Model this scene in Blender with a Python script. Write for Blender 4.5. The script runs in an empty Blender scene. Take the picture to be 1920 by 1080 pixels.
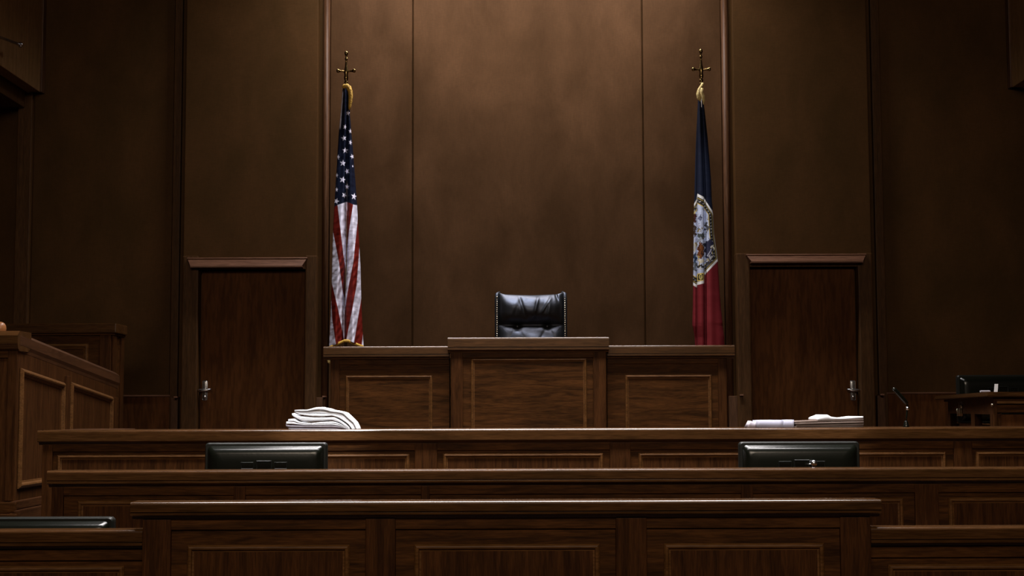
import bpy, bmesh, math, random
import numpy as np
from mathutils import Vector, Matrix
random.seed(7); np.random.seed(7)
S = bpy.context.scene
COL = S.collection
PI = math.pi

# ------------------------------------------------------------------ camera
F = 2766.0; EYE = 1.6
PITCH = math.atan(230.0 / F); ROLL = 0.0036
cp, sp = math.cos(PITCH), math.sin(PITCH); cr, sr = math.cos(ROLL), math.sin(ROLL)
FWD = Vector((0, cp, sp)); UP0 = Vector((0, -sp, cp)); RT0 = Vector((1, 0, 0))
RT = RT0 * cr - UP0 * sr; UP = UP0 * cr + RT0 * sr
camd = bpy.data.cameras.new('camera'); cam = bpy.data.objects.new('camera', camd); COL.objects.link(cam)
camd.sensor_width = 36.0; camd.lens = 36.0 * F / 1920.0; camd.clip_start = 0.05
m = Matrix((RT, UP, -FWD)).transposed().to_4x4(); m.translation = Vector((0, 0, EYE)); cam.matrix_world = m
S.camera = cam

def P(x, y, d):
    """world point seen at photo position (x, y), at distance d into the room"""
    r = RT * ((x - 960) / F) + UP * ((540 - y) / F) + FWD
    return Vector((0, 0, EYE)) + r * (d / r.y)
def X(x, d, y=650): return P(x, y, d).x
def Z(y, d, x=960): return P(x, y, d).z
def Pn(x, y, d):
    rx = RT.x * ((x - 960) / F) + UP.x * ((540 - y) / F) + FWD.x
    ry = RT.y * ((x - 960) / F) + UP.y * ((540 - y) / F) + FWD.y
    rz = RT.z * ((x - 960) / F) + UP.z * ((540 - y) / F) + FWD.z
    k = d / ry
    return np.stack([rx * k, ry * k, EYE + rz * k], -1)

# ------------------------------------------------------------------ world, lights, exposure
w = bpy.data.worlds.new('world'); S.world = w; w.use_nodes = True
w.node_tree.nodes['Background'].inputs[0].default_value = (0.5, 0.55, 0.7, 1)
w.node_tree.nodes['Background'].inputs[1].default_value = 0.02
S.view_settings.view_transform = 'Standard'; S.view_settings.look = 'None'
S.view_settings.exposure = 0.0; S.view_settings.gamma = 1.0; S.view_settings.use_curve_mapping = False

def area(loc, target, sx, sy, power, color=(0.93, 0.95, 1.0), spread=180):
    l = bpy.data.lights.new('ceiling_or_fill_light', 'AREA'); l.shape = 'RECTANGLE'; l.size = sx; l.size_y = sy
    l.energy = power; l.color = color; l.spread = math.radians(spread)
    o = bpy.data.objects.new('ceiling_or_fill_light', l); COL.objects.link(o); o.location = loc
    o.rotation_euler = (Vector(target) - Vector(loc)).to_track_quat('-Z', 'Y').to_euler(); return o
def spot(loc, target, power, angle, blend=0.8, radius=0.08, color=(0.95, 0.96, 1.0)):
    l = bpy.data.lights.new('ceiling_or_fill_spot', 'SPOT'); l.energy = power; l.spot_size = math.radians(angle)
    l.spot_blend = blend; l.shadow_soft_size = radius; l.color = color
    o = bpy.data.objects.new('ceiling_or_fill_spot', l); COL.objects.link(o); o.location = loc
    o.rotation_euler = (Vector(target) - Vector(loc)).to_track_quat('-Z', 'Y').to_euler(); return o
CEIL = 6.3
WARM = (1.0, 0.82, 0.64); WHT = (1.0, 0.95, 0.94)
area((0, 11.95, CEIL - .1), (0, 12.25, 2.0), 3.2, 0.3, 108, WHT, spread=130)        # wall washer over the bench
area((0, 9.2, CEIL - .1), (0, 9.2, 0), 3.6, 1.0, 145, WHT, spread=80)            # centre of the well
area((0, 6.6, CEIL - .1), (0, 6.7, 0), 4.6, 1.0, 170, WHT, spread=85)
spot((-1.25, 10.9, CEIL - .1), (-1.36, 11.9, 2.5), 640, 20, radius=.05)
spot((1.40, 10.9, CEIL - .1), (1.53, 11.9, 2.5), 600, 20, radius=.05)
spot((0.0, 10.4, CEIL - .1), (0.15, 11.7, 2.3), 420, 13, color=(.74, .84, 1.0))
spot((-1.2, 3.4, CEIL - .1), (-1.08, 8.40, 1.55), 1500, 5.6, .5)                    # unseen spots added to brighten the papers on the long desk
spot((1.7, 3.4, CEIL - .1), (1.70, 8.40, 1.54), 1100, 6.2, .5)  # added likewise, for the right-hand papers
area((0, -1.6, 5.6), (0, 9.5, 1.2), 5.0, 1.2, 122, color=WARM, spread=120)          # unseen warm fill added to brighten the bench fronts

# ------------------------------------------------------------------ materials
def nmat(name):
    m = bpy.data.materials.new(name); m.use_nodes = True
    nt = m.node_tree; b = nt.nodes['Principled BSDF']; return m, nt, b
def plain(name, col, rough=0.5, metal=0.0, coat=0.0, noise=0.0, bump=0.0, bscale=40, spec=0.5, sheen=0.0):
    m, nt, b = nmat(name)
    b.inputs['Base Color'].default_value = (*col, 1); b.inputs['Roughness'].default_value = rough
    b.inputs['Metallic'].default_value = metal; b.inputs['Coat Weight'].default_value = coat
    b.inputs['Specular IOR Level'].default_value = spec
    tc = nt.nodes.new('ShaderNodeTexCoord')
    n = nt.nodes.new('ShaderNodeTexNoise'); n.inputs['Scale'].default_value = bscale; n.inputs['Detail'].default_value = 5
    nt.links.new(tc.outputs['Object'], n.inputs['Vector'])
    if noise:
        mx = nt.nodes.new('ShaderNodeMix'); mx.data_type = 'RGBA'
        mx.inputs[6].default_value = (*[c * (1 - noise) for c in col], 1); mx.inputs[7].default_value = (*[min(1, c * (1 + noise)) for c in col], 1)
        nt.links.new(n.outputs['Fac'], mx.inputs[0]); nt.links.new(mx.outputs[2], b.inputs['Base Color'])
    if bump:
        bp = nt.nodes.new('ShaderNodeBump'); bp.inputs['Strength'].default_value = bump; bp.inputs['Distance'].default_value = 0.01
        nt.links.new(n.outputs['Fac'], bp.inputs['Height']); nt.links.new(bp.outputs[0], b.inputs['Normal'])
    return m
def wood(name, c0, c1, axis='x', rough=0.42, scale=1.0, spec=0.4, bump=0.15, stretch=14.0, coat=0.0):
    m, nt, b = nmat(name); L = nt.links
    tc = nt.nodes.new('ShaderNodeTexCoord'); mp = nt.nodes.new('ShaderNodeMapping')
    sc = {'x': (1.0, stretch, stretch), 'z': (stretch, stretch, 1.0), 'y': (stretch, 1.0, stretch)}[axis]
    mp.inputs['Scale'].default_value = [s * scale for s in sc]
    L.new(tc.outputs['Object'], mp.inputs['Vector'])
    # cathedral figure: distorted coarse noise; pores: fine noise
    n1 = nt.nodes.new('ShaderNodeTexNoise'); n1.inputs['Scale'].default_value = 1.6; n1.inputs['Detail'].default_value = 7
    n1.inputs['Roughness'].default_value = 0.62; n1.inputs['Distortion'].default_value = 0.8
    n2 = nt.nodes.new('ShaderNodeTexNoise'); n2.inputs['Scale'].default_value = 11; n2.inputs['Detail'].default_value = 4
    L.new(mp.outputs[0], n1.inputs['Vector']); L.new(mp.outputs[0], n2.inputs['Vector'])
    r1 = nt.nodes.new('ShaderNodeValToRGB'); r1.color_ramp.elements[0].position = 0.36; r1.color_ramp.elements[1].position = 0.66
    r1.color_ramp.elements[0].color = (*c0, 1); r1.color_ramp.elements[1].color = (*c1, 1)
    L.new(n1.outputs['Fac'], r1.inputs['Fac'])
    r2 = nt.nodes.new('ShaderNodeValToRGB'); r2.color_ramp.elements[0].position = 0.40; r2.color_ramp.elements[1].position = 0.56
    r2.color_ramp.elements[0].color = (0.62, 0.60, 0.58, 1); r2.color_ramp.elements[1].color = (1, 1, 1, 1)
    L.new(n2.outputs['Fac'], r2.inputs['Fac'])
    mx = nt.nodes.new('ShaderNodeMix'); mx.data_type = 'RGBA'; mx.blend_type = 'MULTIPLY'; mx.inputs[0].default_value = 0.8
    L.new(r1.outputs[0], mx.inputs[6]); L.new(r2.outputs[0], mx.inputs[7]); L.new(mx.outputs[2], b.inputs['Base Color'])
    bp = nt.nodes.new('ShaderNodeBump'); bp.inputs['Strength'].default_value = bump; bp.inputs['Distance'].default_value = 0.002
    L.new(n2.outputs['Fac'], bp.inputs['Height']); L.new(bp.outputs[0], b.inputs['Normal'])
    b.inputs['Roughness'].default_value = rough; b.inputs['Specular IOR Level'].default_value = spec
    b.inputs['Coat Weight'].default_value = coat; b.inputs['Coat Roughness'].default_value = 0.25
    return m
def veneer(name, c0, c1, mott=1.5):
    """wall panels: mottled brown veneer with a very fine weave"""
    m, nt, b = nmat(name); L = nt.links
    tc = nt.nodes.new('ShaderNodeTexCoord')
    n1 = nt.nodes.new('ShaderNodeTexNoise'); n1.inputs['Scale'].default_value = mott; n1.inputs['Detail'].default_value = 4
    n1.inputs['Roughness'].default_value = 0.55; n1.inputs['Distortion'].default_value = .3
    mp0 = nt.nodes.new('ShaderNodeMapping'); mp0.inputs['Scale'].default_value = (1.6, 1, 0.9)
    L.new(tc.outputs['Object'], mp0.inputs['Vector']); L.new(mp0.outputs[0], n1.inputs['Vector'])
    r1 = nt.nodes.new('ShaderNodeValToRGB'); r1.color_ramp.elements[0].position = 0.35; r1.color_ramp.elements[1].position = 0.68
    r1.color_ramp.elements[0].color = (*c0, 1); r1.color_ramp.elements[1].color = (*c1, 1)
    L.new(n1.outputs['Fac'], r1.inputs['Fac'])
    acc = None
    for sc in ((300, 300, 40), (60, 60, 300)):
        mp = nt.nodes.new('ShaderNodeMapping'); mp.inputs['Scale'].default_value = sc
        n = nt.nodes.new('ShaderNodeTexNoise'); n.inputs['Scale'].default_value = 0.45; n.inputs['Detail'].default_value = 2
        L.new(tc.outputs['Object'], mp.inputs['Vector']); L.new(mp.outputs[0], n.inputs['Vector'])
        if acc is None: acc = n.outputs['Fac']
        else:
            ad = nt.nodes.new('ShaderNodeMath'); ad.operation = 'ADD'; L.new(acc, ad.inputs[0]); L.new(n.outputs['Fac'], ad.inputs[1]); acc = ad.outputs[0]
    mr = nt.nodes.new('ShaderNodeMapRange'); mr.inputs[1].default_value = 0.7; mr.inputs[2].default_value = 1.3
    mr.inputs[3].default_value = 0.90; mr.inputs[4].default_value = 1.08; L.new(acc, mr.inputs[0])
    mx = nt.nodes.new('ShaderNodeMix'); mx.data_type = 'RGBA'; mx.blend_type = 'MULTIPLY'; mx.inputs[0].default_value = 1
    L.new(r1.outputs[0], mx.inputs[6]); L.new(mr.outputs[0], mx.inputs[7]); L.new(mx.outputs[2], b.inputs['Base Color'])
    b.inputs['Roughness'].default_value = 0.55; b.inputs['Specular IOR Level'].default_value = 0.08
    return m
M = {}
M['wall'] = veneer('wall_veneer', (.054, .0250, .0090), (.092, .0445, .0190))
M['bay'] = veneer('door_bay_veneer', (.056, .0275, .0080), (.082, .038, .0125))
M['trimwood'] = wood('trim_wood', (.072, .032, .014), (.125, .058, .028), 'z', 0.45, 1.0, spec=.2, stretch=18)
M['crown'] = wood('lit_crown_wood', (.13, .058, .032), (.20, .095, .056), 'x', 0.45, 1.0, spec=.25, stretch=18)  # trim wood made lighter to imitate lamp light on the crowns
M['jamb'] = wood('jamb_wood', (.062, .028, .0090), (.098, .045, .0160), 'z', 0.5, 1.0, spec=.12, stretch=18)
M['gallery'] = wood('lit_gallery_wood', (.20, .108, .042), (.29, .162, .070), 'z', 0.5, 1.0, spec=.12, stretch=18)  # jamb wood made lighter; lamp glow is put into the colour
M['door'] = wood('door_wood', (.074, .0260, .0062), (.125, .0460, .0135), 'z', 0.6, 0.6, spec=.08, stretch=7)
M['oak_h'] = wood('oak_horizontal', (.030, .0110, .0022), (.092, .034, .0082), 'x', 0.55, 1.5, spec=.08, stretch=11)
M['oak_v'] = wood('oak_vertical', (.034, .0118, .0026), (.080, .029, .0075), 'z', 0.55, 1.5, spec=.08, stretch=16)
M['oak_y'] = wood('oak_depthwise', (.040, .0140, .0038), (.092, .034, .0100), 'y', 0.55, 1.5, spec=.1, stretch=11)
M['cap'] = wood('oak_cap', (.050, .0215, .0060), (.094, .040, .0125), 'x', 0.22, 1.2, spec=0.42, stretch=16, bump=.0)
M['cap_y'] = wood('oak_cap_depthwise', (.056, .0225, .0085), (.104, .042, .0165), 'y', 0.35, 1.2, spec=0.4, stretch=16)
M['bead'] = wood('oak_bead', (.100, .043, .0120), (.155, .068, .022), 'x', 0.45, 1.5, spec=0.15, stretch=8)
M['floor'] = plain('carpet', (.045, .022, .014), 0.95, noise=.3, bump=.4, bscale=120)
M['plaster'] = plain('ceiling_plaster', (.10, .09, .08), 0.9, noise=.05, bscale=10)
M['leather'] = plain('black_leather', (.008, .008, .007), 0.42, coat=.0, bump=.10, bscale=55, spec=.65)
M['leather'].node_tree.nodes['Principled BSDF'].inputs['Specular Tint'].default_value = (.72, .78, 1, 1); M['leather'].node_tree.nodes['Principled BSDF'].inputs['Specular IOR Level'].default_value = .8
M['plastic'] = plain('black_plastic', (.004, .005, .003), 0.24, bump=.02, bscale=60, spec=.45)
M['plastic_edge'] = plain('glossy_black_edge', (.010, .011, .009), 0.42, spec=.3)
M['chrome'] = plain('brushed_chrome', (.62, .63, .66), 0.22, metal=1)
M['brass'] = plain('antique_brass', (.24, .165, .065), 0.24, metal=1, noise=.35, bscale=30)
M['nail'] = plain('pale_brass_nail', (.75, .68, .52), 0.25, metal=1)
M['gold'] = plain('gold_fringe', (.62, .36, .045), 0.55, noise=.5, bump=1.0, bscale=110)
M['gold_pale'] = plain('pale_gold_cord', (.72, .52, .20), 0.55, noise=.5, bump=1.0, bscale=110)
M['paper'] = plain('white_paper', (.86, .87, .90), 0.75, noise=.05, bscale=12)
M['paper_grey'] = plain('grey_paper', (.47, .44, .50), 0.8, noise=.25, bscale=25)  # greyer than the white sheets
M['paper_sheet'] = plain('bluish_sheet', (.38, .38, .47), 0.8, noise=.12, bscale=30)
M['paper_tan'] = wood('book_page_edges', (.11, .075, .060), (.26, .19, .155), 'x', 0.8, 2.0, stretch=60, bump=.3)
M['pole'] = plain('dark_flag_pole', (.05, .028, .014), 0.3)
M['tan'] = plain('tan_wood', (.34, .135, .045), 0.35, noise=.3, bscale=12)
M['dark'] = plain('dark_gap', (.006, .004, .003), 0.9)

# ------------------------------------------------------------------ mesh helpers
def new_bm(): return bmesh.new()
def link(name, me, mat, parent=None, smooth=False, origin=None):
    """link a mesh given in world coordinates; its vertices become local to its parent's place"""
    base = Vector(parent['_o']) if parent is not None else (Vector(origin) if origin is not None else None)
    if base is None:
        cs = [v.co for v in me.vertices]
        base = Vector(((min(c.x for c in cs) + max(c.x for c in cs)) / 2, (min(c.y for c in cs) + max(c.y for c in cs)) / 2, min(c.z for c in cs)))
    me.transform(Matrix.Translation(-base))
    o = bpy.data.objects.new(name, me); COL.objects.link(o); o['_o'] = tuple(base)
    if isinstance(mat, (list, tuple)):
        for q in mat: me.materials.append(q)
    elif mat: me.materials.append(mat)
    if parent is not None: o.parent = parent
    else: o.location = base
    if smooth:
        for p in me.polygons: p.use_smooth = True
    return o
def obj(name, bm, mat, parent=None, smooth=False, origin=None):
    bmesh.ops.recalc_face_normals(bm, faces=bm.faces)
    me = bpy.data.meshes.new(name); bm.to_mesh(me); bm.free()
    return link(name, me, mat, parent, smooth, origin)
def tag(o, label, cat, group=None, kind=None):
    o['label'] = label; o['category'] = cat
    if group: o['group'] = group
    if kind: o['kind'] = kind
    return o
def thing(name, loc, label, cat, group=None):
    o = bpy.data.objects.new(name, None); COL.objects.link(o); o.location = loc; o['_o'] = tuple(loc)
    o.empty_display_size = 0.1
    return tag(o, label, cat, group)
def struct(o): o['kind'] = 'structure'; return o
def box(bm, x0, x1, y0, y1, z0, z1, bev=0.0, seg=2):
    if x1 < x0: x0, x1 = x1, x0
    if y1 < y0: y0, y1 = y1, y0
    if z1 < z0: z0, z1 = z1, z0
    vs = [bm.verts.new((x, y, z)) for x in (x0, x1) for y in (y0, y1) for z in (z0, z1)]
    fs = [(0, 1, 3, 2), (4, 6, 7, 5), (0, 4, 5, 1), (2, 3, 7, 6), (0, 2, 6, 4), (1, 5, 7, 3)]
    faces = [bm.faces.new([vs[i] for i in f]) for f in fs]
    if bev > 0:
        es = list({e for f in faces for e in f.edges})
        bmesh.ops.bevel(bm, geom=es, offset=bev, segments=seg, affect='EDGES', profile=0.6)
def mk(name, mat, parent, *boxes, bev=0.0, seg=2, smooth=False):
    bm = new_bm()
    for b in boxes: box(bm, *b, bev=bev, seg=seg)
    return obj(name, bm, mat, parent, smooth)
def sweep(bm, prof, a, b, out, up=Vector((0, 0, 1))):
    """extrude profile (u outwards, v up) from a to b, closed ends"""
    a = Vector(a); b = Vector(b); out = Vector(out)
    r = []
    for p in (a, b): r.append([bm.verts.new(p + out * u + up * v) for u, v in prof])
    n = len(prof)
    for i in range(n):
        bm.faces.new((r[0][i], r[0][(i + 1) % n], r[1][(i + 1) % n], r[1][i]))
    bm.faces.new(r[0]); bm.faces.new(r[1][::-1])
def frame(bm, c, w=0.03, h=0.012, rec=0.0, n=None):
    """mitred bead round quad c (4 corners: bl, br, tr, tl); n points away from the panel"""
    c = [Vector(q) for q in c]
    n = Vector(n)
    def inset(o):
        R = []
        for i in range(4):
            e1 = (c[(i + 1) % 4] - c[i]).normalized(); e0 = (c[i - 1] - c[i]).normalized()
            R.append(c[i] + (e1 + e0) * o)
        return R
    rings = []
    for o, d in ((0, -.002), (0, h * .35), (w * .22, h * .85), (w * .42, h), (w * .62, h * .85), (w * .75, h * .3), (w, h * .2), (w, -.002)):
        rings.append([bm.verts.new(q + n * d) for q in inset(o)])
    for a, b in zip(rings, rings[1:] + rings[:1]):
        for i in range(4):
            bm.faces.new((a[i], a[(i + 1) % 4], b[(i + 1) % 4], b[i]))
def lathe(bm, prof, o, axis=(0, 0, 1), seg=20):
    """prof: (radius, height) list"""
    q = Vector((0, 0, 1)).rotation_difference(Vector(axis).normalized()); o = Vector(o)
    rings = []
    for r, h in prof:
        if r < 1e-6: rings.append([bm.verts.new(o + q @ Vector((0, 0, h)))])
        else: rings.append([bm.verts.new(o + q @ Vector((r * math.cos(2 * PI * k / seg), r * math.sin(2 * PI * k / seg), h))) for k in range(seg)])
    for a, b in zip(rings, rings[1:]):
        for k in range(seg):
            k2 = (k + 1) % seg
            if len(a) == 1 and len(b) > 1: bm.faces.new((a[0], b[k], b[k2]))
            elif len(b) == 1 and len(a) > 1: bm.faces.new((a[k], a[k2], b[0]))
            elif len(a) > 1: bm.faces.new((a[k], a[k2], b[k2], b[k]))
    for rr in (rings[0], rings[-1]):
        if len(rr) > 1: bm.faces.new(rr)
def tube(bm, pts, r, seg=10):
    pts = [Vector(p) for p in pts]; rs = r if isinstance(r, (list, tuple)) else [r] * len(pts)
    rings = []
    for i, p in enumerate(pts):
        t = (pts[min(i + 1, len(pts) - 1)] - pts[max(i - 1, 0)]).normalized()
        u = t.cross(Vector((0, 1, 0.01))).normalized(); v = t.cross(u).normalized()
        rings.append([bm.verts.new(p + (u * math.cos(2 * PI * k / seg) + v * math.sin(2 * PI * k / seg)) * rs[i]) for k in range(seg)])
    for a, b in zip(rings, rings[1:]):
        for k in range(seg): bm.faces.new((a[k], a[(k + 1) % seg], b[(k + 1) % seg], b[k]))
    bm.faces.new(rings[0]); bm.faces.new(rings[-1][::-1])
def sphere(bm, c, r, sc=(1, 1, 1), u=16, v=10):
    bmesh.ops.create_uvsphere(bm, u_segments=u, v_segments=v, radius=r, matrix=Matrix.Translation(c) @ Matrix.Diagonal((*sc, 1)))

# ================================================================== THE ROOM
DW = 12.8                 # back wall face
XL, XR = -5.2, 5.4
PLAT = 0.65               # raised rear floor
o = mk('floor', M['floor'], None, (XL, XR, -2.5, DW + .3, -.1, 0)); struct(o)
o = mk('trim_1', M['floor'], None, (XL, XR, 8.75, DW, 0, PLAT)); struct(o)
o = mk('trim_2', M['floor'], None, (-1.75, 1.85, 11.12, DW - .02, PLAT, 1.0)); struct(o)
o = mk('ceiling', M['plaster'], None, (XL, XR, -2.5, DW + .3, CEIL, CEIL + .1)); struct(o)
o = mk('wall_left', M['bay'], None, (XL - .1, XL, -2.5, DW + .3, 0, CEIL)); struct(o)
o = mk('wall_right', M['bay'], None, (XR, XR + .1, -2.5, DW + .3, 0, CEIL)); struct(o)
o = mk('wall_front', M['bay'], None, (XL, XR, -2.6, -2.5, 0, CEIL)); struct(o)
wb = mk('wall_back', M['bay'], None, (XL, XR, DW, DW + .3, 0, CEIL)); struct(wb)
# large veneer panels between the flags, shallow open joints between them
for a, b in ((619, 772.5), (775.5, 1205.5), (1208.5, 1355)):
    mk('wall_panel', M['wall'], wb, (X(a, DW, 400), X(b, DW, 400), DW - .03, DW + .01, 1.0, CEIL), bev=.004)
for a, b in ((62, 323), (1656, 1960)):
    mk('wall_panel', M['bay'], wb, (X(a, DW, 400), X(b, DW, 400), DW - .015, DW + .01, Z(742, DW), CEIL), bev=.003)
# wainscot below the ledge
def wains(a, b, k, pr, bv=.006):
    t = mk('trim_%d' % k, M['door'], None, (X(a, DW), X(b, DW), DW - pr, DW, PLAT, Z(741, DW)), bev=bv); struct(t)
wains(60, 322, 3, .05); wains(1658, 1960, 4, .05)
for q, (a, b) in enumerate(((60, 323), (1657, 1960), (334.5, 340), (609, 614), (1381, 1387.5), (1642, 1648))):
    yy = 741 if q < 2 else 744; pr = .062 if q < 2 else .16
    o = mk('trim_%d' % (30 + q), M['crown'], None, (X(a, DW), X(b, DW), DW - pr, DW - .0, Z(yy, DW) - .001, Z(yy, DW) + .012), bev=.003); struct(o)  # ledges and sill caps in the lightened wood imitate lit edges
# narrow vertical strips beside the door bays
k = 5
for a, b, pr, mm in ((325.5, 340, .06, M['jamb']), (1637.5, 1654, .06, M['jamb']), (33, 60, .06, M['jamb'])):
    o = mk('trim_%d' % k, mm, None, (X(a, DW, 400), X(b, DW, 400), DW - pr, DW, PLAT, CEIL), bev=.008); struct(o); k += 1
# small sill blocks at ledge height
for a, b in ((596, 612), (1363, 1379), (326, 339), (1638.5, 1653)):
    o = mk('trim_%d' % k, M['trimwood'], None, (X(a, DW), X(b, DW), DW - .085, DW, PLAT, Z(744, DW)), bev=.004); struct(o); k += 1
# rounded pilasters beside the flags
for a, b in ((604.5, 618), (1355.5, 1370)):
    bm = new_bm(); x0, x1 = X(a, DW, 400), X(b, DW, 400); cx = (x0 + x1) / 2; r = (x1 - x0) / 2
    prof = [(r * math.cos(t), r * 1.5 * math.sin(t)) for t in [PI * i / 12 for i in range(13)]]
    vs0 = [bm.verts.new((cx + u, DW - v, PLAT)) for u, v in prof]; vs1 = [bm.verts.new((cx + u, DW - v, CEIL)) for u, v in prof]
    for i in range(12): bm.faces.new((vs0[i], vs0[i + 1], vs1[i + 1], vs1[i]))
    bm.faces.new(vs0); bm.faces.new(vs1)
    o = obj('trim_%d' % k, bm, M['trimwood'], None, True); struct(o); k += 1

# door bays
def door_bay(n, bx0, bx1, dx0, dx1, ytop, crown, hx, side):
    db = DW - .13
    d = thing('door_%d' % n, ((X(dx0, db) + X(dx1, db)) / 2, DW - .03, PLAT), '', 'door')
    del d['label'], d['category']; struct(d)
    zt = Z(ytop, db, (dx0 + dx1) / 2)
    xa, xb, x0, x1 = X(bx0, db, 500), X(bx1, db, 500), X(dx0, db, 650), X(dx1, db, 650)
    mk('header_panel', M['bay'], d, (xa + .003, xb - .003, db + .01, DW, zt, CEIL), bev=.006)
    mk('door_jamb', M['jamb'], d, (xa, x0, db, DW, PLAT, zt + .12), bev=.012)
    mk('door_jamb', M['jamb'], d, (x1, xb, db, DW, PLAT, zt + .12), bev=.012)
    mk('header_trim', M['jamb'], d, (x0 - .02, x1 + .02, db + .004, DW, zt, zt + .06), bev=.004)
    mk('door_leaf', M['door'], d, (x0 + .012, x1 - .012, db + .09, DW, PLAT, zt - .006), bev=.004)
    # crown moulding: flared board
    cx0, cx1, cy0, cy1, ins = crown
    zt2, zb2 = Z(cy0, db, 960), Z(cy1, db, 960)
    bm = new_bm(); c0, c1 = X(cx0, db, 490), X(cx1, db, 490); i_ = ins / F * db
    rings = []
    for z, pr, q in ((zt2, .045, 0), (zt2 - .008, .050, 0), (zt2 - .010, .042, .05), (zt2 * .45 + zb2 * .55, .064, .62), (zb2 + .012, .088, 1), (zb2, .088, 1)):
        rings.append([bm.verts.new(v) for v in ((c0 + i_ * q, db + .02, z), (c0 + i_ * q, db - pr, z), (c1 - i_ * q, db - pr, z), (c1 - i_ * q, db + .02, z))])
    for a, b in zip(rings, rings[1:]):
        for i in range(4): bm.faces.new((a[i], a[(i + 1) % 4], b[(i + 1) % 4], b[i]))
    bm.faces.new(rings[0]); bm.faces.new(rings[-1])
    obj('crown_moulding', bm, M['crown'], d)
    # lever handle
    dl = db + .09
    hz = Z(732, dl, hx); hxw = X(hx, dl, 732)
    bm = new_bm(); box(bm, hxw - .021, hxw + .021, dl - .012, dl + .002, hz - .085, hz + .085, bev=.011, seg=3)
    h = obj('door_handle', bm, M['chrome'], d, True)
    bm = new_bm()
    lathe(bm, [(.017, 0), (.017, .035), (.012, .045), (.012, .05)], (hxw, dl - .01, hz + .002), (0, -1, 0))
    s = side
    tube(bm, [(hxw - s * .058, dl - .055, hz + .000), (hxw - s * .02, dl - .057, hz + .000), (hxw, dl - .057, hz + .001), (hxw + s * .03, dl - .056, hz + .002), (hxw + s * .062, dl - .05, hz + .008)], [.012, .0125, .013, .011, .0085], 12)
    obj('lever', bm, M['chrome'], h, True)
    bm = new_bm(); lathe(bm, [(.011, 0), (.011, .008), (.006, .01), (0, .01)], (hxw, dl - .012, hz - .055), (0, -1, 0))
    obj('lock_cylinder', bm, M['chrome'], h, True)
door_bay(1, 342, 594, 370, 571, 505, (353, 577, 482, 501, 8), 384.5, 1)
door_bay(2, 1380, 1636, 1409, 1612, 500, (1398, 1622, 479, 496, 8), 1599, -1)

# side galleries high on both walls
def gallery(n, xpx, ypx, inner, yin, s):
    xf = X(xpx, DW - .02, ypx); zb = Z(ypx, DW - .02, xpx); xi = X(inner, DW - .02, yin); zi = Z(yin, DW - .02, inner)
    xo = XL if s < 0 else XR
    g = thing('wall_gallery', ((xf + xo) / 2, 8, zi), 'brown wood clad overhanging gallery high on the %s side wall' % ('left' if s < 0 else 'right'), 'gallery', 'side wall galleries')
    mk('fascia', M['gallery'], g, (xf, xf + s * .12, -2.4, DW - .02, zb, CEIL - .01), bev=.006)
    mk('corner_post', M['trimwood'], g, (xf - s * .018, xf + s * .10, DW - .10, DW - .02, zb, CEIL - .01), bev=.006)
    mk('soffit', M['door'], g, (xf + s * .12, xo, -2.4, DW - .02, zb + .02, zb + .12))
    mk('beam', M['jamb'], g, (xi, xi + s * .25, -2.4, DW - .08, zi, zb + .02), bev=.006)
    return xf, zb
xf, zb = gallery(1, 80, 176, 50, 204, -1)
gallery(2, 1893, 167, 1925, 196, 1)
# chrome rail fixed to the left gallery
t = thing('handrail', (xf + .05, 11.7, Z(83, 11.7, 40)), 'thin chrome rail with a round end on the upper left gallery', 'rail')
a = P(38, 84, 11.75); b = P(0, 70, 11.3); b2 = b + (b - a) * 3.5
bm = new_bm(); tube(bm, [a, b, b2], .012, 12); obj('rail_bar', bm, M['chrome'], t, True)
bm = new_bm(); sphere(bm, a, .023); obj('end_knob', bm, M['chrome'], t, True)
bm = new_bm(); tube(bm, [b2, Vector((xf - .002, b2.y, b2.z))], .01); obj('bracket', bm, M['chrome'], t, True)

# ================================================================== BENCHES
def cap_profile(w, t, over, style=0):
    """u outwards to the camera (front overhang), v up (0 = top)"""
    b = .012
    p = [(-w, 0)] + [(over - b + b * math.sin(a), -b + b * math.cos(a)) for a in [PI / 2 * i / 6 for i in range(7)]] + [(over, -t * .62)]
    if style: p += [(over, -t * .72), (over - .006, -t * .74), (over - .006, -t * .80), (over + .001, -t * .82), (over + .001, -t * .95), (over - .008, -t), (over - .03, -t), (over - .034, -t - .014)]
    else: p += [(over, -t * .92), (over - .006, -t), (over - .03, -t), (over - .034, -t - .012)]
    p += [(0, -t - .016), (-w, -t - .016)]
    return p
FR = Vector((0, -1, 0))
def bench(name, label, cat, d, xl, xr, ztop, t, zbot, panels, stiles, capw=.3, over=.05, thick=.12, style=1, cl=None, crr=None, group=None, rail=True):
    """a run of panelled front; panels = [(x0,x1,ztop,zbot)] in metres; stiles = [(x0,x1)]"""
    root = thing(name, ((xl + xr) / 2, d + thick / 2, zbot), label, cat, group)
    add_run(root, d, xl, xr, ztop, t, zbot, panels, stiles, capw, over, thick, style, cl, crr, rail)
    return root
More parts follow.
